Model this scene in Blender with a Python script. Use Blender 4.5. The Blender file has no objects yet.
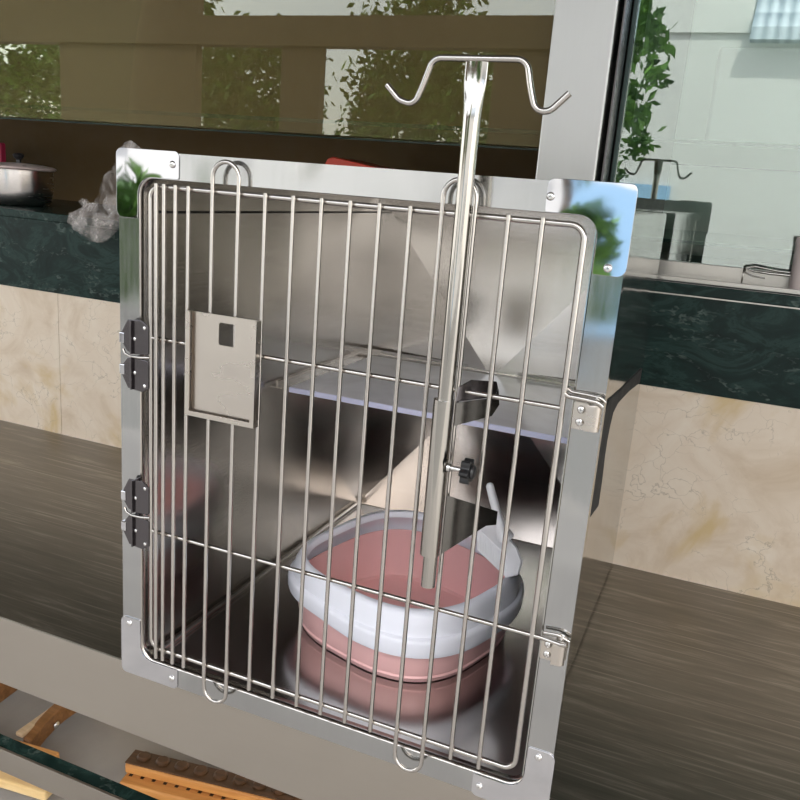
import bpy, bmesh, math, random
from mathutils import Vector, Matrix, noise
random.seed(7)
PI = math.pi
S = bpy.context.scene
COL = S.collection

# ------------------------------------------------------------------ materials
def newmat(name):
    m = bpy.data.materials.new(name); m.use_nodes = True
    nt = m.node_tree
    for n in list(nt.nodes): nt.nodes.remove(n)
    o = nt.nodes.new('ShaderNodeOutputMaterial')
    return m, nt, o
def N(nt, t, **k):
    n = nt.nodes.new(t)
    for a, b in k.items(): setattr(n, a, b)
    return n
def bsdf(nt, o, col=(.8, .8, .8), rough=.5, metal=0., **k):
    b = N(nt, 'ShaderNodeBsdfPrincipled')
    b.inputs['Base Color'].default_value = (*col, 1); b.inputs['Roughness'].default_value = rough
    b.inputs['Metallic'].default_value = metal
    for a, v in k.items(): b.inputs[a].default_value = v
    nt.links.new(b.outputs[0], o.inputs[0]); return b
def coords(nt, scale=(1, 1, 1), rot=(0, 0, 0), kind='Object'):
    tc = N(nt, 'ShaderNodeTexCoord'); mp = N(nt, 'ShaderNodeMapping')
    mp.inputs['Scale'].default_value = scale; mp.inputs['Rotation'].default_value = rot
    nt.links.new(tc.outputs[kind], mp.inputs[0]); return mp.outputs[0]
def ntex(nt, vec, scale=5, detail=4, rough=.5, dist=0):
    n = N(nt, 'ShaderNodeTexNoise'); n.inputs['Scale'].default_value = scale
    n.inputs['Detail'].default_value = detail; n.inputs['Roughness'].default_value = rough
    n.inputs['Distortion'].default_value = dist
    nt.links.new(vec, n.inputs['Vector']); return n.outputs['Fac']
def ramp(nt, fac, stops, interp='LINEAR'):
    r = N(nt, 'ShaderNodeValToRGB'); r.color_ramp.interpolation = interp
    e = r.color_ramp.elements
    while len(e) < len(stops): e.new(.5)
    for i, (p, c) in enumerate(stops):
        e[i].position = p; e[i].color = (*c, 1) if len(c) == 3 else c
    nt.links.new(fac, r.inputs[0]); return r.outputs[0]
def mapr(nt, fac, a, b, lo=.3, hi=.7):
    m = N(nt, 'ShaderNodeMapRange'); m.inputs[1].default_value = lo; m.inputs[2].default_value = hi
    m.inputs[3].default_value = a; m.inputs[4].default_value = b
    nt.links.new(fac, m.inputs[0]); return m.outputs[0]
def mix(nt, fac, a, b, mode='MIX'):
    m = N(nt, 'ShaderNodeMix', data_type='RGBA', blend_type=mode)
    if isinstance(fac, (int, float)): m.inputs[0].default_value = fac
    else: nt.links.new(fac, m.inputs[0])
    for i, v in ((6, a), (7, b)):
        if isinstance(v, tuple): m.inputs[i].default_value = (*v, 1)
        else: nt.links.new(v, m.inputs[i])
    return m.outputs[2]
def bump(nt, b, h, strength=.1, dist=.01):
    bp = N(nt, 'ShaderNodeBump'); bp.inputs['Strength'].default_value = strength; bp.inputs['Distance'].default_value = dist
    nt.links.new(h, bp.inputs['Height']); nt.links.new(bp.outputs[0], b.inputs['Normal'])

def plain(name, col, rough=.5, metal=0., **k):
    m, nt, o = newmat(name); b = bsdf(nt, o, col, rough, metal, **k)
    f = ntex(nt, coords(nt), 30, 3)
    nt.links.new(mapr(nt, f, rough * .9, min(1, rough * 1.1)), b.inputs['Roughness'])
    return m
def steel(name, col, r0, r1, streak=(2, 2, 120), wave=.0, wavescale=5, rot=(0, 0, 0), bstr=.0):
    """brushed stainless steel: fine streaks along one axis, slight unevenness of the sheet"""
    m, nt, o = newmat(name); b = bsdf(nt, o, col, r0, 1.)
    f = ntex(nt, coords(nt, streak, rot), 6, 3, .6)
    big = ntex(nt, coords(nt), 4, 2)
    a = N(nt, 'ShaderNodeMath', operation='ADD'); nt.links.new(f, a.inputs[0]); nt.links.new(big, a.inputs[1])
    nt.links.new(mapr(nt, a.outputs[0], r0, r1, .7, 1.3), b.inputs['Roughness'])
    c = tuple(x * .96 for x in col)
    nt.links.new(mix(nt, f, c, tuple(min(1, x * 1.03) for x in col)), b.inputs['Base Color'])
    if wave > 0:
        w = ntex(nt, coords(nt), wavescale, 1)
        bump(nt, b, w, 1., wave)
    elif bstr > 0:
        bump(nt, b, f, bstr, .0006)
    return m

M = {}
M['frame'] = steel('frame_steel', (.46, .465, .46), .08, .15, (30, 3, 3), wave=.007, wavescale=7)
M['frameh'] = steel('frame_steel_horizontal', (.66, .66, .64), .15, .28, (3, 3, 60), wave=.002, wavescale=9)
M['mirror'] = steel('polished_steel', (.62, .62, .64), .02, .05, (2, 2, 20), wave=.0008, wavescale=14)
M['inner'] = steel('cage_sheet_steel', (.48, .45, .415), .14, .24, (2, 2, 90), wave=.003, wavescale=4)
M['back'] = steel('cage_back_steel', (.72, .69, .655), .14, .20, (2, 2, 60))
M['floor'] = steel('cage_floor_steel', (.62, .59, .565), .14, .22, (90, 3, 3))
M['outer'] = steel('cage_outer_steel', (.52, .52, .49), .10, .16, (2, 2, 90), wave=.004, wavescale=5)
M['rod'] = steel('wire_steel', (.55, .52, .485), .16, .24, (2, 2, 20))
M['tube'] = steel('polished_tube', (.44, .42, .385), .08, .12, (20, 20, 1))
M['card'] = steel('card_plate_steel', (.60, .55, .495), .24, .32, (2, 2, 5))
M['dark'] = steel('dark_steel', (.13, .12, .125), .16, .25, (3, 3, 40))
M['plate'] = steel('bracket_steel', (.17, .165, .155), .15, .25, (3, 3, 40))
M['screw'] = plain('screw_steel', (.75, .74, .72), .2, 1.)
M['black'] = plain('black_plastic', (.012, .012, .013), .35)
M['rubber'] = plain('black_rubber', (.008, .008, .008), .8)
M['apron'] = steel('apron_steel', (.44, .40, .35), .36, .46, (2, 40, 40), wave=.0015, wavescale=6)
M['post'] = steel('post_steel', (.50, .49, .475), .30, .42, (40, 40, 2))
M['sill'] = steel('sill_steel', (.46, .44, .40), .3, .4, (2, 30, 30))

# worktable top: darkened sheet with long wiping streaks and scratches
m, nt, o = newmat('worktop_steel'); b = bsdf(nt, o, (.3, .28, .25), .3, 1.)
v = coords(nt, (1.6, 16, 1), (0, 0, .18)); f1 = ntex(nt, v, 3.2, 8, .68, .4)
v2 = coords(nt, (2.2, 2.2, 1)); f2 = ntex(nt, v2, 1.3, 3)
v3 = coords(nt, (1.0, 55, 1), (0, 0, .10)); f3 = ntex(nt, v3, 3.0, 4, .6, .5)
c = ramp(nt, f1, [(.35, (.19, .175, .15)), (.55, (.25, .23, .198)), (.70, (.42, .385, .33))])
c = mix(nt, mapr(nt, f3, 0, .75, .56, .72), c, (.52, .47, .41))
c = mix(nt, mapr(nt, f2, 0, .35, .55, .75), c, (.15, .135, .115))
nt.links.new(c, b.inputs['Base Color'])
nt.links.new(mapr(nt, f1, .27, .4), b.inputs['Roughness'])
bump(nt, b, f3, .12, .001)
nt.links.new(mapr(nt, f1, .30, .42), b.inputs['Roughness']); M['top'] = m

# cream marble tile
m, nt, o = newmat('cream_marble'); b = bsdf(nt, o, (.8, .7, .6), .35)
v = coords(nt); f1 = ntex(nt, v, 7, 7, .62, 1.2); f2 = ntex(nt, v, 3.0, 5, .55, 1.0)
vo = N(nt, 'ShaderNodeTexVoronoi', feature='DISTANCE_TO_EDGE'); vo.inputs['Scale'].default_value = 14
dn = N(nt, 'ShaderNodeTexNoise'); dn.inputs['Scale'].default_value = 7; dn.inputs['Detail'].default_value = 6; nt.links.new(v, dn.inputs['Vector'])
va = N(nt, 'ShaderNodeVectorMath', operation='MULTIPLY_ADD'); va.inputs[1].default_value = (.35, .35, .35)
nt.links.new(dn.outputs['Color'], va.inputs[0]); nt.links.new(v, va.inputs[2]); nt.links.new(va.outputs[0], vo.inputs['Vector'])
c = ramp(nt, f1, [(.3, (.57, .45, .32)), (.5, (.69, .58, .455)), (.7, (.74, .65, .53))])
c = mix(nt, mapr(nt, f2, 0, .85, .51, .60), c, (.56, .41, .20))
vein = mapr(nt, vo.outputs['Distance'], 1, 0, 0, .018)
mm = N(nt, 'ShaderNodeMath', operation='MULTIPLY'); nt.links.new(vein, mm.inputs[0]); nt.links.new(mapr(nt, f1, 0, .7, .46, .56), mm.inputs[1])
c = mix(nt, mm.outputs[0], c, (.36, .29, .21))
nt.links.new(c, b.inputs['Base Color'])
M['cream'] = m

# dark green marble
m, nt, o = newmat('green_marble'); b = bsdf(nt, o, (.02, .04, .035), .25, **{'Specular IOR Level': .15})
v = coords(nt, (1.2, 1.2, 2.4), (0, .35, 0)); f1 = ntex(nt, v, 6, 8, .68, 2.2); f2 = ntex(nt, v, 16, 6, .6, 1.5)
c = ramp(nt, f1, [(.25, (.003, .008, .007)), (.48, (.008, .021, .018)), (.56, (.018, .040, .034)), (.62, (.009, .022, .019)), (.8, (.004, .009, .009))])
w = N(nt, 'ShaderNodeTexWave', wave_type='BANDS', bands_direction='DIAGONAL'); w.inputs['Scale'].default_value = 2.2; w.inputs['Distortion'].default_value = 14; w.inputs['Detail'].default_value = 5
w.inputs['Detail Scale'].default_value = 2.0; w.inputs['Detail Roughness'].default_value = .7
nt.links.new(v, w.inputs['Vector'])
mm = N(nt, 'ShaderNodeMath', operation='MULTIPLY'); nt.links.new(mapr(nt, w.outputs['Fac'], 0, 1, .93, 1.0), mm.inputs[0]); nt.links.new(mapr(nt, f2, 0, .8, .45, .65), mm.inputs[1])
c = mix(nt, mm.outputs[0], c, (.09, .12, .105))
nt.links.new(c, b.inputs['Base Color']); M['green'] = m

# concrete floor
m, nt, o = newmat('concrete'); b = bsdf(nt, o, (.4, .4, .38), .6)
f1 = ntex(nt, coords(nt), 3, 8, .6)
nt.links.new(ramp(nt, f1, [(.3, (.26, .25, .235)), (.7, (.38, .365, .34))]), b.inputs['Base Color'])
M['concrete'] = m
M['asphalt'] = plain('asphalt', (.17, .17, .165), .8)
M['brown'] = plain('brown_panel', (.13, .075, .022), .7)
M['dim'] = plain('dark_panel', (.018, .026, .023), .6)
M['pale'] = plain('pale_panel', (.62, .68, .64), .45)
M['board'] = plain('white_board', (.80, .82, .80), .4)
M['ceil'] = plain('canopy_paint', (.16, .15, .13), .8)

# window glass: clear sheet with a fresnel reflection and a green tint
def glass(name, tint, lo, hi, rough=.0, dust=0.):
    m, nt, o = newmat(name)
    tr = N(nt, 'ShaderNodeBsdfTransparent'); tr.inputs[0].default_value = (*tint, 1)
    gl = N(nt, 'ShaderNodeBsdfGlossy'); gl.inputs['Roughness'].default_value = rough
    gl.inputs['Color'].default_value = (.95, 1, .97, 1)
    fr = N(nt, 'ShaderNodeLayerWeight'); fr.inputs[0].default_value = .35
    mx = N(nt, 'ShaderNodeMixShader')
    nt.links.new(mapr(nt, fr.outputs['Fresnel'], lo, hi, 0, 1), mx.inputs[0])
    nt.links.new(tr.outputs[0], mx.inputs[1]); nt.links.new(gl.outputs[0], mx.inputs[2]); last = mx.outputs[0]
    if dust:
        df = N(nt, 'ShaderNodeBsdfDiffuse'); df.inputs[0].default_value = (.46, .37, .17, 1)  # tan diffuse film paints in the sky haze reflected by the pane
        m2 = N(nt, 'ShaderNodeMixShader'); nt.links.new(mapr(nt, ntex(nt, coords(nt), 3, 5), dust*.7, dust*1.3), m2.inputs[0])
        nt.links.new(last, m2.inputs[1]); nt.links.new(df.outputs[0], m2.inputs[2]); last = m2.outputs[0]
    nt.links.new(last, o.inputs[0])
    return m
M['glass'] = glass('window_glass', (.88, .95, .91), .15, .95)
M['hazy'] = glass('hazy_window_glass', (.92, .90, .80), .05, .8, dust=.09)
M['shelf_glass'] = glass('green_shelf_glass', (.62, .74, .66), .12, .8)
M['glass_edge'] = plain('glass_edge', (.02, .05, .04), .2)
# crumpled clear bag
m, nt, o = newmat('bag_plastic')
tr = N(nt, 'ShaderNodeBsdfTransparent'); tr.inputs[0].default_value = (.92, .90, .88, 1)
pb = N(nt, 'ShaderNodeBsdfPrincipled'); pb.inputs['Base Color'].default_value = (.82, .76, .72, 1); pb.inputs['Roughness'].default_value = .25
mx = N(nt, 'ShaderNodeMixShader'); fq = ntex(nt, coords(nt), 22, 5, .6, 1)
nt.links.new(mapr(nt, fq, .05, .38, .42, .70), mx.inputs[0]); nt.links.new(tr.outputs[0], mx.inputs[1]); nt.links.new(pb.outputs[0], mx.inputs[2]); nt.links.new(mx.outputs[0], o.inputs[0])
M['bag'] = m

M['pink'] = plain('pink_plastic', (.84, .50, .49), .38, **{'Subsurface Weight': .0})
M['white'] = plain('white_plastic', (.82, .84, .92), .33)
M['scoop'] = plain('scoop_plastic', (.84, .84, .87), .35)
m, nt, o = newmat('shelf_sheet'); b = bsdf(nt, o, (.60, .58, .63), .22, .0, **{'Coat Weight': .6, 'Coat Roughness': .1})
f1 = ntex(nt, coords(nt, (1, 1, 1)), 7, 3, .5, 1.5)
nt.links.new(ramp(nt, f1, [(.35, (.80, .77, .82)), (.6, (.90, .88, .93))]), b.inputs['Base Color']); M['shelf'] = m
M['shelf_edge'] = plain('shelf_edge', (.70, .71, .92), .35)
M['red'] = plain('red_plastic', (.65, .06, .03), .4)
M['pinkred'] = plain('magenta_plastic', (.5, .03, .09), .4)
M['beige'] = plain('beige_plastic', (.62, .52, .48), .5)
M['lid'] = plain('pot_lid', (.60, .48, .44), .3, .15)
M['pot'] = steel('pot_steel', (.62, .58, .55), .18, .28, (3, 3, 30))
# wood
def wood(name, a, b_, sc=(1, 14, 14)):
    m, nt, o = newmat(name); b = bsdf(nt, o, a, .35)
    f = ntex(nt, coords(nt, sc), 5, 6, .6, .6)
    nt.links.new(ramp(nt, f, [(.3, a), (.7, b_)]), b.inputs['Base Color']); return m
M['orange'] = wood('orange_wood', (.50, .20, .05), (.72, .36, .11))
M['yellow'] = wood('yellow_wood', (.62, .42, .18), (.78, .58, .30))
M['brownwood'] = wood('brown_wood', (.16, .07, .02), (.30, .14, .05))
def notched(name, a, b_):
    m, nt, o = newmat(name); b = bsdf(nt, o, a, .35)
    f = ntex(nt, coords(nt, (1, 14, 14)), 5, 6, .6, .6); c = ramp(nt, f, [(.3, a), (.7, b_)])
    tc = N(nt, 'ShaderNodeTexCoord'); sp = N(nt, 'ShaderNodeSeparateXYZ'); nt.links.new(tc.outputs['Object'], sp.inputs[0])
    def mth(op, x, y):
        n_ = N(nt, 'ShaderNodeMath', operation=op)
        for i, v in enumerate((x, y)):
            if isinstance(v, (int, float)): n_.inputs[i].default_value = v
            else: nt.links.new(v, n_.inputs[i])
        return n_.outputs[0]
    mx_ = mth('LESS_THAN', mth('MODULO', mth('ADD', sp.outputs[0], 1.01), .03), .009)
    my_ = mth('LESS_THAN', mth('ABSOLUTE', mth('SUBTRACT', sp.outputs[1], .030), 0), .0045)
    mz_ = mth('GREATER_THAN', sp.outputs[2], .0255)
    k_ = mth('MULTIPLY', mth('MULTIPLY', mx_, my_), mz_)
    nt.links.new(mix(nt, k_, c, (.015, .008, .006)), b.inputs['Base Color']); return m
M['orange_n'] = notched('orange_wood_notched', (.50, .20, .05), (.72, .36, .11))
M['yellow_n'] = notched('yellow_wood_notched', (.62, .42, .18), (.78, .58, .30))
M['darkwood'] = wood('dark_wood', (.05, .025, .01), (.13, .06, .025))
M['tanwood'] = wood('tan_wood', (.48, .34, .20), (.62, .46, .29))
M['darkhole'] = plain('dark_hole', (.02, .012, .01), .8)
m, nt, o = newmat('fill_glow'); e_ = N(nt, 'ShaderNodeEmission'); e_.inputs[0].default_value = (.93, 1, .96, 1); e_.inputs[1].default_value = 11; nt.links.new(e_.outputs[0], o.inputs[0]); M['fill'] = m  # emission of the fill light added inside the cabinet
# outdoors
M['house'] = plain('white_render', (.70, .69, .68), .8)
M['pane'] = plain('window_pane', (.10, .13, .15), .1)
M['timber'] = plain('dark_timber', (.07, .05, .03), .8)
M['orangep'] = plain('orange_shutter', (.75, .35, .15), .6)
M['bluep'] = plain('blue_shutter', (.30, .50, .72), .5)
m, nt, o = newmat('roof_tile'); b = bsdf(nt, o, (.4, .46, .55), .6)
w = N(nt, 'ShaderNodeTexWave', wave_type='BANDS', bands_direction='X'); w.inputs['Scale'].default_value = 2.5; nt.links.new(coords(nt), w.inputs['Vector'])
w2 = N(nt, 'ShaderNodeTexWave', wave_type='BANDS', bands_direction='Y', wave_profile='SAW'); w2.inputs['Scale'].default_value = 1.4; nt.links.new(coords(nt), w2.inputs['Vector'])
c = mix(nt, .5, w.outputs['Color'], w2.outputs['Color'])
nt.links.new(ramp(nt, c, [(.1, (.16, .22, .30)), (.9, (.62, .70, .80))]), b.inputs['Base Color']); M['tile'] = m
M['bark'] = plain('bark', (.10, .07, .05), .9)
m, nt, o = newmat('leaf'); b = bsdf(nt, o, (.08, .2, .03), .5)
oi = ntex(nt, coords(nt), 3, 2); nt.links.new(ramp(nt, oi, [(.3, (.03, .09, .015)), (.7, (.16, .32, .05))]), b.inputs['Base Color']); M['leaf'] = m

# ------------------------------------------------------------------ mesh helpers
class MB:
    def __init__(s): s.bm = bmesh.new()
    def box(s, x0, x1, y0, y1, z0, z1, bev=0, mi=0):
        vs = [s.bm.verts.new(p) for p in ((x0,y0,z0),(x1,y0,z0),(x1,y1,z0),(x0,y1,z0),(x0,y0,z1),(x1,y0,z1),(x1,y1,z1),(x0,y1,z1))]
        fs = [s.bm.faces.new([vs[i] for i in q]) for q in ((0,3,2,1),(4,5,6,7),(0,1,5,4),(1,2,6,5),(2,3,7,6),(3,0,4,7))]
        for f in fs: f.material_index = mi
        if bev:
            es = list({e for f in fs for e in f.edges})
            bmesh.ops.bevel(s.bm, geom=es, offset=bev, segments=2, affect='EDGES', profile=.5)
        return s
    def tube(s, pts, r, n=12, cap=True, scale=None, closed=False):
        P = [Vector(p) for p in pts]; rings = []; K = len(P)
        rad = r if isinstance(r, (list, tuple)) else [r] * K
        T = []
        for i in range(K):
            a = P[(i - 1) % K] if (closed or i > 0) else P[i]; c = P[(i + 1) % K] if (closed or i < K - 1) else P[i]
            T.append((c - a).normalized())
        u = T[0].orthogonal().normalized()
        for i in range(K):
            u = (u - T[i] * u.dot(T[i])).normalized(); w = T[i].cross(u)
            rings.append([s.bm.verts.new(P[i] + (u * math.cos(2*PI*k/n) + w * math.sin(2*PI*k/n)) * rad[i]) for k in range(n)])
        for i in range(K if closed else K - 1):
            A, B = rings[i], rings[(i + 1) % K]
            for k in range(n):
                f = s.bm.faces.new((A[k], A[(k+1) % n], B[(k+1) % n], B[k])); f.smooth = True
        if cap and not closed:
            s.bm.faces.new(rings[0][::-1]); s.bm.faces.new(rings[-1])
        return s
    def cyl(s, a, b, r, n=16): return s.tube([a, b], r, n)
    def prism(s, poly, f0, f1):
        """poly: 2D points; f0/f1 map a 2D point to 3D for the two ends"""
        A = [s.bm.verts.new(f0(*p)) for p in poly]; B = [s.bm.verts.new(f1(*p)) for p in poly]; n = len(poly)
        s.bm.faces.new(A[::-1]); s.bm.faces.new(B)
        for i in range(n): s.bm.faces.new((A[i], A[(i+1) % n], B[(i+1) % n], B[i]))
        return s
    def plate(s, poly, y0, y1):      # poly in xz, thick in y
        return s.prism(poly, lambda a, b: (a, y0, b), lambda a, b: (a, y1, b))
    def lathe(s, prof, c, n=32, axis='Z'):
        rings = []
        for r, h in prof:
            ring = []
            for k in range(n):
                t = 2*PI*k/n; a, b = r*math.cos(t), r*math.sin(t)
                p = (a, b, h) if axis == 'Z' else ((h, a, b) if axis == 'X' else (a, h, b))
                ring.append(s.bm.verts.new(Vector(c) + Vector(p)))
            rings.append(ring)
        for A, B in zip(rings, rings[1:]):
            for k in range(n):
                f = s.bm.faces.new((A[k], A[(k+1) % n], B[(k+1) % n], B[k])); f.smooth = True
        s.bm.faces.new(rings[0][::-1]); s.bm.faces.new(rings[-1]); return s
    def build(s, name, mat, parent=None, kind=None, bevel=0, mats=None, auto=False):
        bmesh.ops.recalc_face_normals(s.bm, faces=s.bm.faces)
        for e in s.bm.edges:
            if len(e.link_faces) == 2 and e.calc_face_angle(0) > .7: e.smooth = False
        me = bpy.data.meshes.new(name); s.bm.to_mesh(me); s.bm.free()
        for mm in (mats or [mat]): me.materials.append(M[mm])
        o = bpy.data.objects.new(name, me); COL.objects.link(o)
        if parent: o.parent = parent; o.matrix_parent_inverse = Matrix.Identity(4) if parent.parent else Matrix.Translation(-root_loc(parent))
        if kind: o['kind'] = kind
        if bevel:
            md = o.modifiers.new('bevel', 'BEVEL'); md.width = bevel; md.segments = 2; md.limit_method = 'ANGLE'; md.angle_limit = .6
        return o
def root_loc(o):
    l = Vector(o.location); 
    while o.parent: o = o.parent; l = Vector(o.location)
    return l
def tag(o, label, cat, group=None):
    o['label'] = label; o['category'] = cat
    if group: o['group'] = group
    return o
def thing(name, label, cat, loc, group=None):
    o = bpy.data.objects.new(name, None); o.location = loc; o.empty_display_size = .05; COL.objects.link(o)
    return tag(o, label, cat, group)
def dup(root, delta):
    def cp(o, par):
        c = o.copy(); COL.objects.link(c)
        if par: c.parent = par
        for ch in [x for x in bpy.data.objects if x.parent == o]: cp(ch, c)
        return c
    c = cp(root, None); c.location = Vector(root.location) + Vector(delta); return c
def fillet(P, r, n=6, closed=False):
    P = [Vector(p) for p in P]; out = []; K = len(P)
    rr = r if isinstance(r, (list, tuple)) else [r] * K
    for i in range(K):
        if not closed and i in (0, K - 1): out.append(P[i]); continue
        a = (P[i-1] - P[i]); c = (P[(i+1) % K] - P[i]); la, lc = a.length, c.length
        if rr[i] <= 0: out.append(P[i]); continue
        a.normalize(); c.normalize(); ang = a.angle(c)
        if ang > 3.1: out.append(P[i]); continue
        d = min(rr[i] / math.tan(ang/2), la*.49, lc*.49); R = d * math.tan(ang/2)
        ctr = P[i] + (a + c).normalized() * (R / math.sin(ang/2))
        v0 = P[i] + a*d - ctr; v1 = P[i] + c*d - ctr; th = v0.angle(v1)
        for k in range(n + 1):
            t = k / n
            out.append(ctr + (v0 * math.sin((1-t)*th) + v1 * math.sin(t*th)) / math.sin(th))
    return out
def rrect(x0, x1, z0, z1, r, n=8):
    return [(p.x, p.z) for p in fillet([(x0,0,z0),(x1,0,z0),(x1,0,z1),(x0,0,z1)], r, n, True)]
def ringplate(outer, inner, y0, y1):
    """flat plate with a hole, both loops 2D (x,z)"""
    m = MB(); bm = m.bm
    def face(y):
        vo = [bm.verts.new((x, y, z)) for x, z in outer]; vi = [bm.verts.new((x, y, z)) for x, z in inner]
        es = [bm.edges.new((l[i], l[(i+1) % len(l)])) for l in (vo, vi) for i in range(len(l))]
        bmesh.ops.triangle_fill(bm, edges=es, use_beauty=True)
        return vo, vi
    a, b = face(y0); c, d = face(y1)
    for A, B in ((a, c), (b, d)):
        for i in range(len(A)): bm.faces.new((A[i], A[(i+1) % len(A)], B[(i+1) % len(A)], B[i]))
    return m

# ================================================================== SETTING
D = .709                                   # the tiled wall's face
FL = -.80                                  # floor
def struct(name, mb, mat): return mb.build(name, mat, None, 'structure')
struct('floor', MB().box(-9, 9, -3.0, D + 1.2, FL - .1, FL), 'concrete')
struct('ground', MB().box(-16, 16, -16, -3.0, FL - .1, FL - .02), 'asphalt')
# cream tiled wall (two tiles with a joint left of the cage)
struct('wall_back', MB().box(-3, -.808, D, D + .1, FL, .355).box(-.8065, .45, D, D + .1, FL, .355).box(.4515, 1.55, D, D + .1, FL, .355).box(1.5515, 3, D, D + .1, FL, .355), 'cream')
struct('trim_1', MB().box(-3, 3, D - .002, D + .1, .355, .5236), 'green')
struct('trim_2', MB().box(-3, 3, D - .004, 1.72, .524, .543, .002), 'green')
struct('trim_3', MB().box(.44, 3, D - .0046, D - .0041, .5221, .5243), 'sill')
# the serving hatch behind
struct('wall_hatch', MB().box(-3, .36, 1.25, 1.28, .543, 1.70), 'brown')
struct('wall_cabinet', MB().box(.45, 3, 1.66, 1.69, .543, 1.70), 'pale')
struct('wall_divider', MB().box(.36, .475, .802, 1.65, .543, 1.70), 'dim')
struct('wall_left', MB().box(-3.1, -3, D, 1.7, FL, 1.70), 'brown')
struct('wall_right', MB().box(3, 3.1, D, 1.7, FL, 1.70), 'pale')
struct('wall_rear', MB().box(-3.1, 3.1, 1.72, 1.8, FL, 1.70), 'dim')
struct('ceiling', MB().box(-3.6, 3.6, -1.15, 1.8, 1.70, 1.78), 'ceil')
struct('trim_4', MB().box(.331, .438, D - .004, .80, .543, 1.70, .003), 'post')
struct('trim_5', MB().box(.446, .450, D + .01, .79, .552, 1.70, .001), 'dark')
struct('trim_6', MB().box(.4515, .459, .786, .800, .576, 1.70, .001), 'glass_edge')
struct('window_1', MB().box(-2.99, .337, D + .022, D + .028, .757, 1.69), 'hazy')
struct('window_2', MB().box(.4595, 2.99, .790, .796, .575, 1.69), 'glass')
g = MB().box(-2.99, .337, D + .04, 1.248, .779, .787); g.build('trim_7', 'shelf_glass', None, 'structure')
g = MB().box(.48, 2.99, .80, 1.60, .781, .789); g.build('trim_8', 'shelf_glass', None, 'structure')
g = MB().box(.48, 2.99, .80, 1.50, .607, .613); g.build('trim_9', 'shelf_glass', None, 'structure')
for i, (x0, x1, ya, yb, z0, z1) in enumerate(((-2.99, .337, D+.038, D+.04, .779, .787), (-2.99, .337, 1.246, 1.248, .7765, .779),
        (.48, 2.99, .7975, .7995, .782, .788), (.48, 2.99, 1.60, 1.604, .780, .789), (.48, 2.99, .7975, .7995, .607, .613), (.48, 2.99, 1.50, 1.504, .606, .613))):
    struct('trim_%d' % (10 + i), MB().box(x0, x1, ya, yb, z0, z1), 'glass_edge')
# aluminium track on the ledge below the right-hand glass
struct('trim_16', MB().box(.445, 2.99, .730, .736, .5435, .552, .001).box(.445, 2.99, .736, .782, .5435, .549).box(.445, 2.99, .782, .800, .5435, .575, .001), 'sill')

lp_ = thing('cabinet_fill', 'unseen tube added as lamp under the roof of the glazed cabinet at right', 'fill', (1.4, 1.3, 1.66))  # added fill light, out of view, brightens the cabinet interior
MB().box(.7, 2.1, 1.26, 1.34, 1.67, 1.699, .003).build('housing', 'board', lp_)
MB().cyl((.72, 1.3, 1.655), (2.08, 1.3, 1.655), .013).build('tube', 'fill', lp_)
# white board inside the cabinet
tag(MB().box(.56, 2.2, 1.50, 1.515, .80, 1.06, .01).build('white_board', 'board'), 'large pale board standing behind the glass at upper right', 'board')

# ================================================================== WORKTABLE
tb = thing('worktable', 'long stainless steel worktable under the cage with a deep front apron', 'table', (0, .35, FL))
MB().box(-2.4, 2.4, .002, D - .004, -.0025, 0, .001).build('tabletop', 'top', tb)
MB().box(-2.4, 2.4, .002, .0045, -.116, -.0028, .0008).build('apron', 'apron', tb)
for x in (-2.34, 2.30):
    for y in (.05, .62): MB().box(x, x + .04, y, y + .04, FL, -.003, .003).build('leg', 'post', tb)
# lower crossbar: a narrow dark stone shelf with a steel edge
sh = thing('low_shelf', 'narrow dark green stone shelf with a bright steel front edge under the table', 'shelf', (-.6, .24, FL))
MB().box(-2.0, -.02, .197, .226, -.475, -.452, .001).build('stone_slab', 'green', sh)
MB().box(-2.0, -.02, .190, .1955, -.50, -.449, .0005).build('steel_edge', 'apron', sh)
for x in (-1.9, -.06): MB().box(x, x + .03, .197, .224, FL, -.476, .002).build('leg', 'post', sh)

# ================================================================== CAGE
X0, X1, Y1, ZT = .0275, .5675, .700, .657
H, ZB, W = .6865, -.0113, .600
cage = thing('pet_cage', 'stainless steel pet cage with a barred door standing on the steel worktable', 'cage', (.3, .35, 0))
def sheetx(x, x2, name, mat, lab=None):
    o = MB().box(x, x2, .004, Y1, .004, ZT).build(name, mat, cage)
    if lab: o['label'] = lab
    return o
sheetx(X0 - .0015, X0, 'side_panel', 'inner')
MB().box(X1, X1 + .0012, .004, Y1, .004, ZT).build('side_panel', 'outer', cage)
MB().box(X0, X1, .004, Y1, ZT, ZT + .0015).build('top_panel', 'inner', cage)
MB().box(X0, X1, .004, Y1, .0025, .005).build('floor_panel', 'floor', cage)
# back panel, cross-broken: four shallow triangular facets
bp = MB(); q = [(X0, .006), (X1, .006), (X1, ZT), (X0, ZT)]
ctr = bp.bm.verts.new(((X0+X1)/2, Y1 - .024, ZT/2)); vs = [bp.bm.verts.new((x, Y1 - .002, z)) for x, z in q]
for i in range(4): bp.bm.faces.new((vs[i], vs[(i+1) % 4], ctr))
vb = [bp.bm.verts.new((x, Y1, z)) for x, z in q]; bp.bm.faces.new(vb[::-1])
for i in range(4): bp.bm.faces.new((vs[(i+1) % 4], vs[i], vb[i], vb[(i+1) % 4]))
bp.build('back_panel', 'back', cage)
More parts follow.
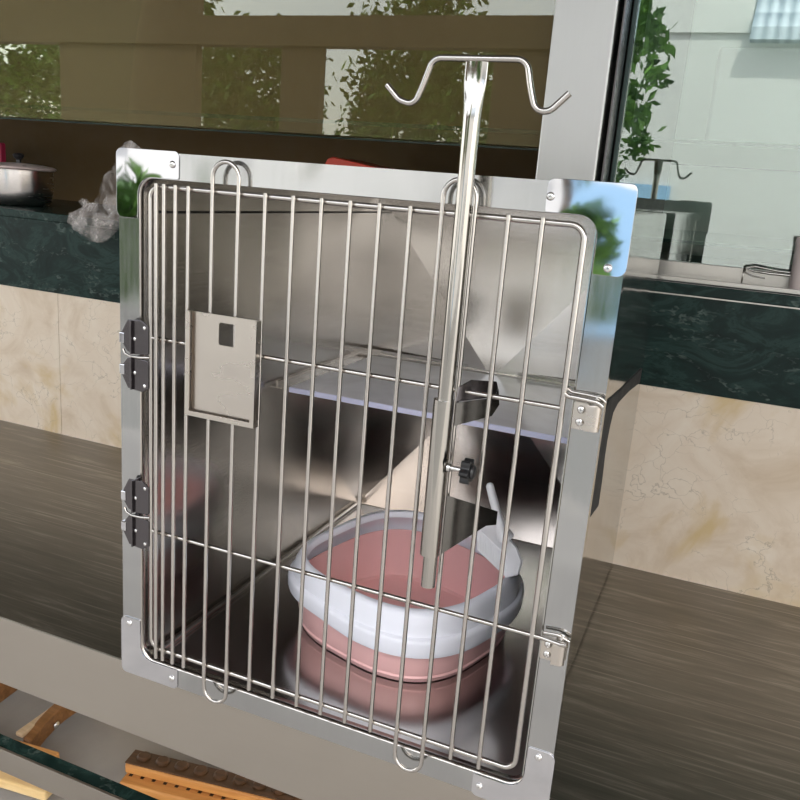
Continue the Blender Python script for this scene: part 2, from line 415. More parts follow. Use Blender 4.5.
# seam fold near the top, floor beads and shelf rails
MB().box(X0, X0 + .0016, .01, Y1 - .003, .6175, ZT - .001).build('seam_fold', 'inner', cage)
MB().box(X0, X0 + .0008, .01, Y1 - .003, .6145, .6175).build('seam_gap', 'rubber', cage)
MB().tube([(X0 + .006, .03, .008), (X0 + .006, Y1 - .02, .008)], .006, 12).build('floor_bead', 'rod', cage)
rail = MB()
rail.prism([(0, 0), (.016, 0), (.016, .002), (.002, .002), (.002, .012), (0, .012)], lambda a, b: (X0 + a, .34, .331 + b), lambda a, b: (X0 + a, Y1 - .016, .331 + b))
rail.build('shelf_rail', 'rod', cage)
MB().box(X0, X1 - .002, Y1 - .020, Y1 - .0185, .338, .347).box(X0, X1 - .002, Y1 - .030, Y1 - .0185, .3375, .3395).build('shelf_rail', 'rod', cage)
MB().box(X1 - .016, X1, .34, Y1 - .03, .331, .333).build('shelf_rail', 'rod', cage)

# front face frame with a rounded opening and its folded lip
op = rrect(.030, .5704, .0159, .6568, .020, 8)
ringplate(rrect(0, W, ZB, H, .004, 4), op, -.0012, .0015).build('face_frame', 'frame', cage)
lip = MB(); A = [lip.bm.verts.new((x, -.0012, z)) for x, z in op]; B = [lip.bm.verts.new((x + (.0012 if x < .3 else -.0012), .012, z + (.0012 if z < .3 else -.0012))) for x, z in op]
for i in range(len(op)):
    f = lip.bm.faces.new((A[i], A[(i+1) % len(op)], B[(i+1) % len(op)], B[i])); f.smooth = True
o = lip.build('opening_lip', 'inner', cage); md = o.modifiers.new('s', 'SOLIDIFY'); md.thickness = .001; md.offset = 1
# flanges behind the face at the outer edges
MB().box(0, .0012, .0016, .012, .001, H - .004).build('frame_flange', 'frame', cage)
MB().box(W - .0012, W, .0016, .012, .001, H - .004).build('frame_flange', 'frame', cage)
MB().box(.004, W - .004, .0, .012, H - .0012, H).build('frame_flange', 'frame', cage)

def screw(mb_c, r, parent, y=-.0045):
    x, z = mb_c
    s = MB().lathe([(r, 0), (r, -.0008), (r*.8, -.0020), (r*.35, -.0026), (.0002, -.0027)], (x, y + .0016, z), 16, 'Y')
    s.box(x - r*.6, x + r*.6, y - .00125, y - .0009, z - r*.13, z + r*.13); s.box(x - r*.13, x + r*.13, y - .00125, y - .0009, z - r*.6, z + r*.6)
    return s.build('screw', 'screw', parent)
def corner(cx, cz, sx, sz, la, lb, ws, wt, sc, lab):
    """L-shaped polished corner plate; sx, sz point inwards"""
    e = .0025
    P = [(-e, -e), (la, -e), (la, wt), (ws, wt), (ws, lb), (-e, lb)]
    R = [.008, .007, .002, .020, .002, .009]
    pts = fillet([(cx + sx*a, 0, cz + sz*b) for a, b in P], R, 7, True)
    o = MB().plate([(p.x, p.z) for p in pts], -.0028, -.0013).build('corner_plate', 'mirror', cage, bevel=.0004)
    o['label'] = lab
    for q in sc: screw(q, .0042, o)
    return o
corner(0, H, 1, -1, .088, .078, .0295, .029, [(.0795, .674)], 'polished upper left corner plate')
corner(W, H, -1, -1, .082, .084, .0293, .0295, [(.522, .672), (.585, .610)], 'polished upper right corner plate')
corner(0, ZB, 1, 1, .092, .084, .0297, .0268, [(.012, .064), (.083, .001)], 'polished lower left corner plate')
corner(W, ZB, -1, 1, .088, .084, .0293, .0268, [(.521, .001), (.584, .064)], 'polished lower right corner plate')

# black edged slot in the right side panel
P = [(.590, .600)]
sl = MB(); zz = [(.262, .30), (.262, .286), (.410, .30), (.408, .345), (.372, .60), (.366, .82)]
pts = [(.215, .290), (.230, .262), (.327, .250), (.325, .289), (.318, .325), (.317, .351), (.326, .372), (.338, .386), (.380, .391), (.507, .383), (.668, .366), (.668, .392), (.50, .402), (.354, .411), (.275, .418), (.22, .40)]
sl.prism(pts, lambda a, b: (X1 + .0012, a, b), lambda a, b: (X1 + .003, a, b))
o = sl.build('edge_strip', 'rubber', cage); o['label'] = 'black strip on the right side panel'

# ---- door
door_b = MB(); RY = -.0075
ring = fillet([(.0535, RY, .0440), (.5600, RY, .0415), (.5600, RY, .6475), (.0525, RY, .6480)], .014, 7, True)
door_b.tube(ring, .0031, 12, closed=True)
door_b.tube([(.0535, RY, .4680), (.5600, RY, .4680)], .0026, 10)
door_b.tube(fillet([(.0535, RY, .2130), (.572, RY, .2130), (.592, RY - .004, .2135), (.599, RY - .006, .2155)], .01, 5), .0027, 10)
door = door_b.build('cage_door', 'rod', cage)
BY = RY - .0052
for x in (.0645, .0755, .0915, .1095, .2110, .2460, .2805, .3145, .3480, .3825, .4855, .5195):
    MB().tube([(x, BY, .0322), (x, BY, .6515)], .0026, 10).build('bar', 'rod', door)
for x in (.1420, .4165):
    xa, xb = x, x + .0345; r = .01725; xc = x + r
    path = [(xa, BY, z) for z in (.018, .66)] + [(xc - r*math.cos(t), BY - .0, .664 + r*math.sin(t)) for t in [PI*k/14 for k in range(15)]] + [(xb, BY, .66), (xb, BY, .018)] + [(xc + r*math.cos(t), BY, .0145 - r*math.sin(t)) for t in [PI*k/14 for k in range(1, 14)]]
    MB().tube(path, .0026, 10, closed=True).build('loop_bar', 'rod', door)
# upper hinge loop (one end of a rod bent round the hinge pin)
lp = fillet([(.5590, RY, .4850), (.565, RY - .001, .4815), (.582, RY - .003, .4815), (.595, RY - .005, .4810), (.599, RY - .003, .477)], .006, 5)
MB().tube(lp, .0027, 10).build('hinge_loop', 'rod', door)
MB().tube([(p[0] + .002, p[1] + .004, p[2] + .004) for p in lp], .0018, 10).build('hinge_loop', 'rod', door)
lp = fillet([(.572, RY, .2200), (.588, RY, .2215), (.600, RY, .2170)], .01, 5)
MB().tube(lp, .0022, 10).build('hinge_loop', 'rod', door)
# card holder
ch = MB(); cx0, cx1, cz0, cz1 = .1165, .2125, .3860, .5110; CY = -.0185
ringplate_in = rrect(.1580, .1800, .4760, .5025, .0025, 4)
c2 = ringplate(rrect(cx0 + .004, cx1 - .001, cz0 + .004, cz1, .0008, 2), ringplate_in, CY, CY + .0012)
for (a, b_, c_, d_) in ((cx0, cx0 + .0012, cz0, cz1),):
    c2.box(a, b_, CY - .006, CY + .005, c_, d_)                       # left wall of the channel
c2.prism([(cx0, -.0), (cx0 + .001, .0), (cx0 + .001, .0)][:3] if False else [(cx0, cz0), (cx0 + .0055, cz0 + .0055), (cx0 + .0055, cz1), (cx0, cz1)], lambda a, b: (a, CY - .0065, b), lambda a, b: (a, CY - .0053, b))
c2.prism([(cx0, cz0), (cx1, cz0), (cx1 - .0055, cz0 + .0055), (cx0 + .0055, cz0 + .0055)], lambda a, b: (a, CY - .0065, b), lambda a, b: (a, CY - .0053, b))
c2.prism([(cx1, cz0), (cx1, cz1), (cx1 - .0055, cz1), (cx1 - .0055, cz0 + .0055)], lambda a, b: (a, CY - .0065, b), lambda a, b: (a, CY - .0053, b))
c2.box(cx0, cx1, CY - .006, CY + .005, cz0 - .0005, cz0 + .0007)
c2.box(cx1 - .0012, cx1, CY - .006, CY + .005, cz0, cz1)
c2.build('card_holder', 'card', door)

# latch catches at the left: two pairs of shaped plates with bright tips
def catch(zc, flip, z0, z1):
    c = MB(); hgt = z1 - z0
    def P(pts): return [(x, (z0 + (1 - v) * hgt) if flip else (z0 + v * hgt)) for x, v in pts]
    c.plate(fillet2(P([(.0265, .0), (.052, .04), (.052, .86), (.042, 1.), (.0265, .97)]), .003), -.0118, -.0100)
    c.plate(P([(.0265, .0), (.0265, .97), (.019, .96), (.010, .60), (.010, .30), (.018, .06)]), -.0105, -.0085)
    c.prism(P([(.0262, .0), (.0262, .97), (.0285, .97), (.0285, 0.)]), lambda a, b: (a, -.0155, b), lambda a, b: (a, -.0015, b))
    o = c.build('latch_catch', 'dark', cage, bevel=.0006)
    zt = P([(0, .42)])[0][1]
    MB().box(.0065, .0145, -.0115, -.004, zt - .0065, zt + .0065, .001).build('latch_tip', 'mirror', o)
    for x, v in ((.0315, .45), (.0465, .80)):
        zz = P([(x, v)])[0][1]
        MB().lathe([(.0024, 0), (.0022, -.0012), (.0010, -.0019), (.0001, -.002)], (x, -.0116, zz), 14, 'Y').build('rivet', 'screw', o)
    return o
def fillet2(pts, r): return [(p.x, p.z) for p in fillet([(a, 0, b) for a, b in pts], r, 4, True)]
catch(0, False, .4445, .4880); catch(0, True, .3980, .4405)
catch(0, False, .2340, .2800); catch(0, True, .1850, .2290)
for z in (.4415, .2300):
    MB().tube([(.013, -.011, z + .007), (.017, -.012, z + .002), (.026, -.013, z), (.040, -.013, z + .0005), (.053, -.011, z + .002)], .0018, 10).build('latch_wire', 'rod', cage)

# hinge brackets at the right
def hinge(z0, z1, x0=.5705, x1=.5860):
    h = MB().plate(rrect(x0, x1, z0, z1, .002, 3), -.0035, -.0013)
    h.lathe([(.0058, z0 + .002), (.0058, z1 + .0005)], (x1 + .0068, -.0072, 0), 20)
    h.box(x1 - .001, x1 + .0068, -.0132, -.0118, z0 + .002, z1)
    o = h.build('hinge_bracket', 'card', cage, bevel=.0004)
    for k in (.28, .74): screw(((x0 + x1)/2 + .0003, z0 + (z1 - z0)*k), .0043, o, -.0050)
    MB().cyl((x1 + .0068, -.0072, z1 + .0006), (x1 + .0068, -.0072, z1 + .010), .0026, 12).build('hinge_pin', 'screw', o)
hinge(.4480, .4765); hinge(.1860, .2120, .5700, .5850)

# ---- shelf inside
shf = thing('cage_shelf', 'pale translucent shelf sheet resting on rails halfway up inside the cage', 'shelf', (.3, .5, .333))
MB().box(.052, X1 - .003, .3395, Y1 - .034, .3345, .3375, .0005).build('sheet', 'shelf', shf)
MB().box(.052, X1 - .003, .336, .3390, .3290, .3376, .0008).build('front_edge', 'shelf_edge', shf)

# ================================================================== LITTER TRAY
CX, CYT, TA, TB, ROT, NN = .3045, .2835, .1735, .1680, -.30, 2.82
def sring(a, b, z, n=96, zf=None):
    out = []
    for k in range(n):
        t = 2*PI*k/n; c, s = math.cos(t), math.sin(t)
        x = a*math.copysign(abs(c)**(2/NN), c); y = b*math.copysign(abs(s)**(2/NN), s)
        X = CX + x*math.cos(ROT) - y*math.sin(ROT); Y = CYT + x*math.sin(ROT) + y*math.cos(ROT)
        th = math.atan2(Y - CYT, X - CX)
        zz = zf(z, th) if zf else z
        out.append((X, Y, zz + .013*max(0, (Y - CYT)/TB)**1.3*min(1, max(0, (z - .03)/.05))))
    return out
def loft(rings, closed=False, capa=False, capb=False):
    m = MB(); V = [[m.bm.verts.new(p) for p in r] for r in rings]; n = len(V[0])
    for i in range(len(V) if closed else len(V) - 1):
        A, B = V[i], V[(i+1) % len(V)]
        for k in range(n):
            f = m.bm.faces.new((A[k], A[(k+1) % n], B[(k+1) % n], B[k])); f.smooth = True
    if capa: m.bm.faces.new(V[0][::-1])
    if capb: m.bm.faces.new(V[-1])
    return m
tray = thing('litter_tray', 'pink and white plastic cat litter tray on the cage floor', 'litter tray', (CX, CYT, .0053))
z0 = .0055
prof_out = [(.80, z0), (.838, z0 + .001), (.850, .011), (.858, .014), (.850, .017), (.860, .022), (.880, .045), (.895, .068), (.892, .080)]
prof_in = [(.880, .080), (.870, .068), (.83, .030), (.80, .013), (.76, .0105)]
R = [sring(TA*s, TB*s, z) for s, z in prof_out + prof_in]
loft(R, False, True, True).build('basin', 'pink', tray)
def skirt(z, th):      # lower hem of the white rim: dips at the front
    d = (th + 1.75 + PI) % (2*PI) - PI
    w = 1/(1 + math.exp(-(d + .15)*9)) if d < 1.2 else 1/(1 + math.exp((d - 2.2)*5))
    return z - .010*w + .006
def half(z, th):
    return z + (skirt(0, th) * .6)
rim = [(.800, .110, None), (.806, .1155, None), (.820, .1190, None), (.845, .1195, None), (.872, .1175, None), (.893, .1110, None), (.905, .103, half), (.918, .092, half), (.922, .0885, half), (.945, .0865, half), (.955, .084, half), (.958, .080, half), (.955, .066, skirt), (.948, .0615, skirt), (.938, .0615, skirt), (.94, .078, half), (.90, .090, half), (.875, .105, None), (.84, .1150, None), (.815, .112, None)]
rim = [(s + .010, z, f) for s, z, f in rim]
def hlf(z, th): return z + (skirt(0, th) * .6)
loft([sring(TA*s, TB*s, z, zf=f) for s, z, f in rim], True).build('rim', 'white', tray)

# scoop clipped at the right of the tray
sc = thing('litter_scoop', 'white slotted plastic scoop standing in the right side of the litter tray', 'scoop', (.46, .24, .1))
h0, h1 = Vector((.4285, .250, .2740)), Vector((.450, .252, .216))
MB().tube([h0 + Vector((-.0005, 0, .0045)), h0 + Vector((0, 0, .003)), h0, h0.lerp(h1, .3), h0.lerp(h1, .7), h1, (.458, .256, .200)], [.0015, .0045, .0056, .0062, .0062, .0085, .013], 14).build('handle', 'scoop', sc)
bk = MB(); U0 = Vector((.414, .262, .203)); U1 = Vector((.459, .272, .166)); dn_ = Vector((.004, -.004, -.032)); th = Vector((.0016, .0016, 0))
def slab(a0, a1, b0, b1):
    c = [U0.lerp(U1, a) + dn_*b for a, b in ((a0, b0), (a1, b0), (a1, b1), (a0, b1))]
    A = [bk.bm.verts.new(p) for p in c]; B = [bk.bm.verts.new(p + th) for p in c]
    bk.bm.faces.new(A[::-1]); bk.bm.faces.new(B)
    for i in range(4): bk.bm.faces.new((A[i], A[(i+1) % 4], B[(i+1) % 4], B[i]))
slab(0, .06, 0, 1); slab(.94, 1, 0, 1); slab(.06, .94, 0, .10); slab(.06, .94, .90, 1)
for k in range(11):
    a = .06 + .88*k/11; slab(a + .08*.5, a + .08, .10, .90)
bk.build('slotted_blade', 'scoop', sc)
bl = MB(); prof = [(U0, Vector((.428, .250, .2260))), (U0.lerp(U1, .35), Vector((.452, .250, .2120))), (U0.lerp(U1, .7), Vector((.474, .252, .1920))), (U1, Vector((.484, .256, .170))), (U1 + dn_, Vector((.480, .262, .146)))]
A = []
for a, b_ in prof:
    mid = a.lerp(b_, .5) + Vector((.003, -.006, .004))
    A.append([a, mid, b_, b_ + Vector((.002, .003, -.001)), mid + Vector((.001, .003, -.002)), a + Vector((.001, .003, -.001))])
V = [[bl.bm.verts.new(p) for p in r_] for r_ in A]
for P_, Q_ in zip(V, V[1:]):
    for k in range(6): bl.bm.faces.new((P_[k], P_[(k+1) % 6], Q_[(k+1) % 6], Q_[k])).smooth = True
bl.bm.faces.new(V[0][::-1]); bl.bm.faces.new(V[-1]); bl.build('blade_side', 'scoop', sc)

# ================================================================== IV STAND on the door
iv = thing('drip_stand', 'steel drip pole with two hooks clamped to the cage door', 'pole', (.445, -.034, .25))
PX, PY = .4455, -.034
MB().tube([(PX, PY, .2530), (PX, PY, .70)], .0078, 20).build('lower_tube', 'tube', iv)
# upper tube, flattened at its head
up = MB(); n = 24; rings = []
for z, rx, ry in ((.4600, .0082, .0082), (.700, .0082, .0082), (.735, .0084, .0080), (.748, .0090, .0070), (.758, .0100, .0048), (.766, .0108, .0026), (.772, .0110, .0018), (.7885, .0110, .0018)):
    rings.append([up.bm.verts.new((PX + rx*math.cos(2*PI*k/n), PY + ry*math.sin(2*PI*k/n), z)) for k in range(n)])
for A, B in zip(rings, rings[1:]):
    for k in range(n): f = up.bm.faces.new((A[k], A[(k+1) % n], B[(k+1) % n], B[k])); f.smooth = True
up.bm.faces.new(rings[0][::-1]); up.bm.faces.new(rings[-1])
up.build('upper_tube', 'tube', iv)
hz = fillet([(.3565, PY, .7640), (.3700, PY, .7510), (.3860, PY, .7465), (.3935, PY, .7640), (.4020, PY, .7895), (.4455, PY, .7895), (.4930, PY, .7895), (.4990, PY, .7640), (.5050, PY, .7470), (.5180, PY, .7450), (.5350, PY, .7620)],
            [0, .016, .014, .2, .012, 0, .012, .2, .012, .014, 0], 8)
MB().tube(hz, .0031, 14).build('hook_bar', 'rod', iv)
MB().tube([(PX - .0015, PY, .2900), (PX - .0015, PY, .4630)], .0105, 22).build('sleeve', 'tube', iv)
# upper bracket arm reaching behind the bars, lower wedge plate
def at(t, off=0): return (.4530 + .030*t, -.020 + .040*t)     # along the plate going back
def plate3(pts, mat, name, th=.0012):
    m_ = MB()
    m_.prism(pts, lambda a, b: (at(a)[0], at(a)[1], b), lambda a, b: (at(a)[0] + th*.8, at(a)[1] - th*.6, b))
    return m_.build(name, mat, iv)
plate3([(.0, .433), (.0, .458), (1.0, .460), (1.05, .470), (1.12, .452), (.95, .440)], 'plate', 'bracket_arm')
hk = MB(); hk.prism([(.0, .4585), (.05, .474), (.35, .4805), (1.0, .477), (1.05, .4705), (1., .460)], lambda a, b: (at(a)[0] - .002, at(a)[1] + .003, b), lambda a, b: (at(a)[0] - .0005, at(a)[1] + .002, b))
hk.build('bracket_hook', 'dark', iv)
m_ = MB(); m_.prism([(0, .2880), (0, .3560), (1.0, .3330), (1.25, .3270), (1.25, .3110), (1.0, .3120)], lambda a, b: (.4530 + .034*a, -.022 + .046*a, b), lambda a, b: (.4540 + .034*a, -.0228 + .046*a, b))
m_.build('lower_plate', 'plate', iv)
# knob
MB().cyl((.4545, PY, .3915), (.4720, PY, .3915), .0026, 12).build('knob_screw', 'screw', iv)
MB().lathe([(.0050, 0), (.0050, .0035), (.0035, .004)], (.4550, PY, .3915), 16, 'X').build('knob_nut', 'screw', iv)
kn = MB(); pl = [(math.cos(t)*(.0118 + .0022*math.cos(6*t)), math.sin(t)*(.0118 + .0022*math.cos(6*t))) for t in [2*PI*k/60 for k in range(60)]]
kn.prism(pl, lambda a, b: (.4710, PY + a, .3915 + b), lambda a, b: (.4810, PY + a, .3915 + b))
kn.lathe([(.008, .0), (.0075, .003), (.004, .0045)], (.4810, PY, .3915), 20, 'X')
kn.build('star_knob', 'black', iv, bevel=.001)

# ================================================================== THINGS ON THE LEDGE
px, py = -1.066, .850
pot = thing('saucepan', 'small steel pot with a pale lid and black knob on the green marble ledge', 'pot', (px, py, .543))
MB().lathe([(.060, .0), (.070, .003), (.077, .015), (.082, .04), (.082, .088), (.084, .0885), (.084, .090), (.079, .090), (.079, .04), (.074, .014), (.05, .006), (.001, .006)], (px, py, .5435), 48).build('pan_body', 'pot', pot)
MB().lathe([(.0865, .0), (.0905, .003), (.0895, .006), (.083, .009), (.056, .0135), (.012, .016), (.0001, .016)], (px, py, .6345), 48).build('lid', 'lid', pot)
MB().lathe([(.006, 0), (.006, .008), (.012, .014), (.014, .020), (.009, .024), (.0001, .025)], (px, py, .6500), 20).build('lid_knob', 'black', pot)
tag(MB().box(-1.56, -1.326, 1.03, 1.05, .5435, .70, .004).build('red_container', 'pinkred'), 'crimson container at the left edge of the photo beside the pot', 'container')
rb = thing('red_basin', 'red plastic basin on the ledge, just showing above the cage top', 'basin', (-.13, 1.0, .543))
MB().box(-.21, -.06, .93, 1.07, .5435, .690, .01).build('basin_body', 'red', rb)
m_ = MB(); m_.prism([(-.222, .690), (-.052, .690), (-.066, .702), (-.195, .7205), (-.208, .716)], lambda a, b: (a, .925, b), lambda a, b: (a, 1.075, b)); m_.build('basin_lid', 'red', rb, bevel=.002)
# crumpled bag hanging over the ledge
bg = MB(); outline = [(-.585, .712), (-.598, .706), (-.612, .697), (-.620, .668), (-.652, .634), (-.664, .607), (-.661, .590), (-.685, .577), (-.705, .577), (-.722, .585), (-.728, .578), (-.714, .566), (-.738, .552), (-.743, .530), (-.730, .516), (-.700, .510), (-.680, .496), (-.658, .488), (-.630, .503), (-.594, .530), (-.560, .550), (-.545, .600), (-.545, .690)]
def inside(x, z):
    c = False; n = len(outline)
    for i in range(n):
        (x0_, z0_), (x1_, z1_) = outline[i], outline[(i+1) % n]
        if (z0_ > z) != (z1_ > z) and x < (x1_ - x0_)*(z - z0_)/(z1_ - z0_) + x0_: c = not c
    return c
for side in (0, 1):
    vo = [bg.bm.verts.new((x, .690 + side*.006 + .010*noise.noise(Vector((x*40, side*9, z*40))), z)) for x, z in outline]
    es = [bg.bm.edges.new((vo[i], vo[(i+1) % len(vo)])) for i in range(len(vo))]
    bmesh.ops.triangle_fill(bg.bm, edges=es, use_beauty=True)
bmesh.ops.subdivide_edges(bg.bm, edges=bg.bm.edges[:], cuts=5, use_grid_fill=True)
for v in bg.bm.verts:
    p = v.co; k = 28; s_ = 1 if v.index % 2 == 0 else 1
    a = noise.noise(Vector((p.x*20, p.y*60, p.z*9))); b_ = abs(noise.noise(Vector((p.x*34 + 3, p.y*80, p.z*20))))
    v.co.y += -.006 + .016*a - .012*b_; v.co.x += .004*a; v.co.z += .004*noise.noise(Vector((p.x*50, 7, p.z*50)))
    v.co.y = min(v.co.y, D - .006) + .026*min(1, max(0, (p.z - .550)/.05)); v.co.z += max(0, p.z - .60)*.08
o = bg.build('plastic_bag', 'bag'); tag(o, 'crumpled clear plastic bag hanging over the ledge left of the cage', 'bag')
# tongs and a cup on the right sill
tg = thing('serving_tongs', 'small steel tongs lying on the window sill at the right', 'tongs', (.78, .758, .549))
MB().tube([(.708, .758, .5780), (.722, .754, .5735), (.75, .752, .5725), (.86, .760, .5725)], [.0014, .0018, .0026, .0026], 10).build('arm', 'tube', tg)
MB().tube([(.708, .758, .5780), (.725, .765, .5810), (.76, .766, .5770), (.86, .762, .5750)], [.0014, .0018, .0022, .0026], 10).build('arm', 'tube', tg)
MB().tube([(.708, .758, .5780), (.7085, .750, .5700), (.722, .746, .5655), (.742, .745, .5640)], .0014, 10).build('clip', 'tube', tg)
MB().tube([(.706, .758, .5770), (.706, .758, .5500)], .0012, 8).build('stand_wire', 'tube', tg)
tag(MB().lathe([(.020, 0), (.022, .002), (.024, .075), (.025, .078), (.025, .088), (.0235, .088), (.022, .075), (.018, .004), (.001, .004)], (.803, .752, .5492), 28).build('cup', 'beige'), 'beige plastic cup at the right edge of the photo on the sill', 'cup')

# ================================================================== UNDER THE TABLE
def slats(name, label, x0, y0, z0, L, ang, mat, edge='notch', th_=.026):
    t = thing(name, label, 'board', (x0, y0, z0)); t.rotation_euler = (0, 0, ang)
    o = MB().box(0, L, 0, .052, 0, th_, .005).build('board', mat + ('_n' if edge == 'notch' else '')); o.parent = t
    h = MB()
    if edge == 'notch': return t
    if 1:
        h.box(0, L, .002, .050, th_ + .0001, th_ + .004, .001)
        for k in range(int(L / .050)): h.lathe([(.017, .0), (.017, .004), (.012, .008)], (.035 + k*.050, .030, th_ + .0042), 14)
        nm, mt = 'scalloped_top', 'darkwood'
    o = h.build(nm, mt); o.parent = t
    return t
slats('wooden_board', 'orange wooden board with a row of dark holes, lower one under the table apron', -.455, .500, FL + .0265, .70, .165, 'orange')
slats('wooden_board', 'orange wooden board with a dark scalloped top, upper one under the table apron', -.462, .528, FL + .0545, .74, .165, 'orange', 'scallop')
t3 = slats('wooden_board', 'orange board with a dark inlaid label at the lower left corner of the photo', -.98, .400, FL + .050, .36, .12, 'orange')
o = MB().box(.20, .25, .006, .020, .0262, .0268).build('inlay', 'brownwood'); o.parent = t3
slats('wooden_board', 'pale yellow wooden board in the lower left corner of the photo', -.98, .352, FL + .020, .40, .12, 'yellow')

def curved_leg(name, label, pts, w, th_, mat_side):
    t = thing(name, label, 'stool', (pts[0][0], pts[0][1], FL))
    m_ = MB(); A = []; 
    for (x, y, z, tx, ty) in pts:
        nrm = Vector((-ty, tx, 0)).normalized()
        c = Vector((x, y, z)); A.append([m_.bm.verts.new(c + nrm*s_*th_ + Vector((0, 0, q))) for s_, q in ((-.5, -w/2), (.5, -w/2), (.5, w/2), (-.5, w/2))])
    for a, b_ in zip(A, A[1:]):
        for k in range(4): m_.bm.faces.new((a[k], a[(k+1) % 4], b_[(k+1) % 4], b_[k]))
    m_.bm.faces.new(A[0][::-1]); m_.bm.faces.new(A[-1])
    for f in m_.bm.faces: f.normal_update()
    o = m_.build('curved_rail', mat_side, t, bevel=.004)
    return t
pp = [(-.70 - .0*k, 0, 0, 0, 0) for k in range(2)]
st = curved_leg('wooden_stool', 'curved brown wooden stool rail with a steel bolt under the table', [(-.745 + .035*k/8 - .02*math.sin(k/8*PI), .500 + .030*k, FL + .035 + .006*k + .012*math.sin(k/8*PI), .2, 1) for k in range(9)], .050, .030, 'brownwood')
MB().box(-.780, -.757, .50, .80, FL + .062, FL + .074, .003).build('top_slat', 'tanwood', st)
MB().lathe([(.010, 0), (.010, .002), (.006, .005), (.0001, .006)], (-.7315, .585, FL + .055), 12, 'X').build('bolt', 'screw', st)
curved_leg('wooden_stool', 'brown wooden stool rail at the left edge of the photo under the table', [(-.985 + .02*k/6, .52 + .035*k, FL + .035 + .006*k, .2, 1) for k in range(7)], .060, .030, 'brownwood')

# ================================================================== THE STREET BEHIND THE CAMERA (seen in the reflections)
hs = thing('house', 'white house with a blue shutter and tiled roof across the street, seen in reflections', 'house', (0, -9, FL))
MB().box(-1.2, 9, -11, -8.35, FL, 2.62).build('wall', 'house', hs)
MB().box(-1.2, .35, -11, -8.3, 2.62, 4.4).build('gable_block', 'house', hs)
tag(MB().box(-13, -1.25, -9.2, -8.25, FL, .97).build('garden_wall', 'house'), 'low white rendered garden wall across the street, seen in reflections', 'wall')
MB().prism([(-8.1, 2.52), (-8.1, 2.65), (-9.6, 4.0), (-11.2, 2.65), (-11.2, 2.52)], lambda a, b: (.36, a, b), lambda a, b: (9.3, a, b)).build('roof', 'tile', hs)
for x in (3.2, 5.4, 7.2):
    f = MB().box(x, x + 1.0, -8.345, -8.30, .0, .8).build('window', 'orangep' if x < -4 else 'house', hs)
    MB().box(x + .08, x + .92, -8.30, -8.28, .08, .72).build('pane', 'pane', f)
MB().box(-1.1, -.25, -8.345, -8.30, FL, .9).build('shutter', 'bluep', hs)
def tree(name, label, x, y, zc, r, n, lr=.11, trunk=True, flat=1.):
    t = thing(name, label, 'tree', (x, y, FL))
    f = MB(); rnd = random.Random(int(x*31 + y*17 + 500))
    cl = []
    while len(cl) < 46:
        v_ = Vector((rnd.uniform(-1, 1), rnd.uniform(-1, 1), rnd.uniform(-1, 1)))
        if v_.length < 1: v_.z *= flat; cl.append(v_*r)
    for k in range(n):
        c = cl[k % 46] + Vector((rnd.gauss(0, 1), rnd.gauss(0, 1), rnd.gauss(0, 1)))*r*.14 + Vector((x, y, zc))
        if c.z < FL + .02: c.z = FL + .05
        a = Vector((rnd.uniform(-1, 1), rnd.uniform(-1, 1), rnd.uniform(-1, 1))).normalized(); b_ = a.orthogonal().normalized()
        s_ = lr*rnd.uniform(.6, 1.2)
        f.bm.faces.new([f.bm.verts.new(c + a*s_), f.bm.verts.new(c + b_*s_*.5), f.bm.verts.new(c - a*s_), f.bm.verts.new(c - b_*s_*.5)])
    f.build('foliage', 'leaf', t)
    k_ = min(1, r)**1.3; MB().tube([(x, y, FL - .02), (x + .05*k_, y, zc - r*.3), (x - .03*k_, y, zc + r*.2)], [.12*k_, .09*k_, .04*k_], 10).build('trunk', 'bark', t)
    return t
pg = thing('added_awning', 'dark timber awning frame added above the low white wall to darken the window reflections', 'awning', (-6, -8.0, .98))  # unseen frame, added so the left glass reflects dark panels with gaps
for x0, x1 in ((-9.4, -6.9), (-5.5, -4.9), (-2.5, -1.30), (-13, -12.2)): MB().box(x0, x1, -8.2, -8.05, .985, 2.35).build('panel', 'timber', pg)
MB().box(-13, -1.30, -8.24, -8.0, 2.35, 2.72).build('beam', 'timber', pg)
MB().box(-13, -9.4, -8.22, -8.1, 2.72, 3.6).box(-9.4, -6.9, -8.22, -8.1, 2.72, 3.6).build('upper_board', 'timber', pg)
tree('street_tree', 'dense street tree behind the left end of the added timber awning, seen in reflections', -15.4, -12.2, 2.2, 1.7, 6500, .11)
tree('street_tree', 'dense street tree behind the middle of the added timber awning, seen in reflections', -8.9, -12.2, 2.2, 1.5, 5200, .11)
tree('street_tree', 'dense street tree behind the right part of the added timber awning, seen in reflections', -5.3, -13.2, 2.4, 1.7, 7000, .11)
tree('street_tree', 'slim dark street tree in front of the white house, seen in the right hand window', -.74, -6.2, 2.05, .50, 2600, .07, True, 2.3)
tree('garden_shrub', 'green shrub in front of the white wall, seen in the polished left corner plate', -3.78, -4.5, .18, .34, 1500, .09, False, 1.3)
tree('garden_shrub', 'small green shrub across the street, seen in the polished right corner plate', -.26, -4.6, .35, .17, 700, .06, False, 1.8)

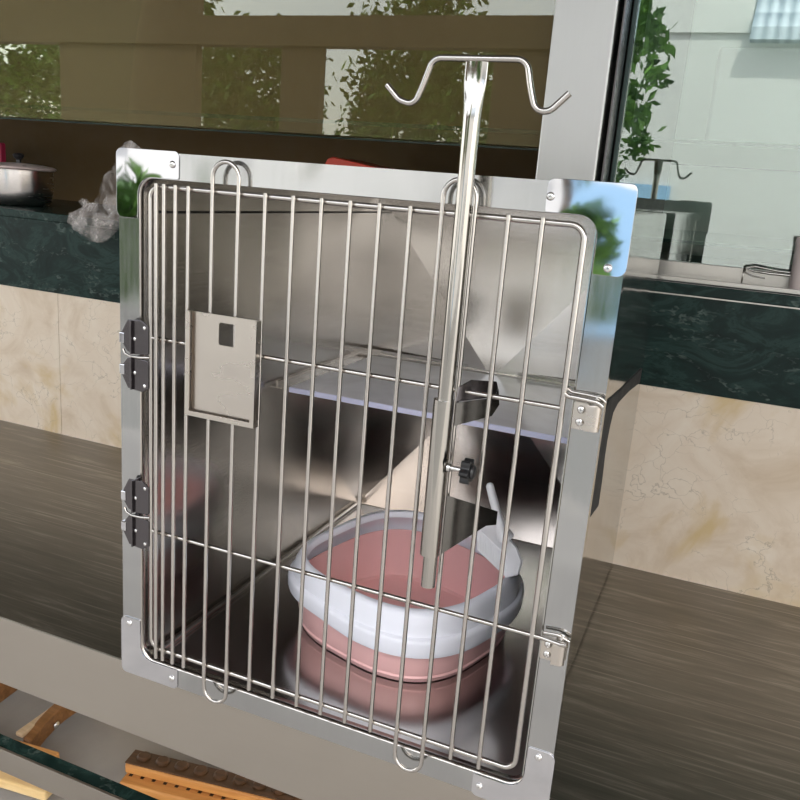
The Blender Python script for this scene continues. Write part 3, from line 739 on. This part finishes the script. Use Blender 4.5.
# ================================================================== LIGHT
w = bpy.data.worlds.new('sky'); S.world = w; w.use_nodes = True; nt = w.node_tree
for n_ in list(nt.nodes): nt.nodes.remove(n_)
ow = nt.nodes.new('ShaderNodeOutputWorld'); bgn = nt.nodes.new('ShaderNodeBackground')
sk = nt.nodes.new('ShaderNodeTexSky'); sk.sky_type = 'NISHITA'; sk.sun_disc = False; sk.sun_elevation = math.radians(48); sk.sun_rotation = math.radians(150); sk.dust_density = 3.0; sk.altitude = 0
mxn = nt.nodes.new('ShaderNodeMix'); mxn.data_type = 'RGBA'; mxn.inputs[0].default_value = .62
mul = nt.nodes.new('ShaderNodeMix'); mul.data_type = 'RGBA'; mul.blend_type = 'MULTIPLY'; mul.inputs[0].default_value = 1; mul.inputs[7].default_value = (.16, .16, .16, 1)
nt.links.new(sk.outputs[0], mul.inputs[6]); nt.links.new(mul.outputs[2], mxn.inputs[6]); mxn.inputs[7].default_value = (1.0, .985, .955, 1)
nt.links.new(mxn.outputs[2], bgn.inputs[0]); bgn.inputs[1].default_value = 1.7
nt.links.new(bgn.outputs[0], ow.inputs[0])
sun = bpy.data.lights.new('sun', 'SUN'); sun.energy = 2.4; sun.angle = .03; sun.color = (1, .95, .87)
so = bpy.data.objects.new('sun', sun); COL.objects.link(so); so.rotation_euler = (math.radians(38), 0, math.radians(150)); so.location = (0, -4, 6)

# ================================================================== CAMERA
cam = bpy.data.cameras.new('camera'); co = bpy.data.objects.new('camera', cam); COL.objects.link(co)
co.location = (.7023, -.8079, .6720)
co.rotation_mode = 'XYZ'; co.rotation_euler = (1.3137, -.0764, .3972)
cam.sensor_width = 36; cam.sensor_fit = 'HORIZONTAL'; cam.lens = 820.5524/800*36; cam.clip_start = .01; cam.clip_end = 100
S.camera = co
S.view_settings.view_transform = 'Standard'; S.view_settings.look = 'None'; S.view_settings.gamma = 1; S.view_settings.exposure = 1.06
S.view_settings.use_curve_mapping = False
S.cycles.max_bounces = 10; S.cycles.glossy_bounces = 6; S.cycles.transparent_max_bounces = 12; S.cycles.diffuse_bounces = 4
S.cycles.caustics_reflective = False
S.cycles.sample_clamp_indirect = 6
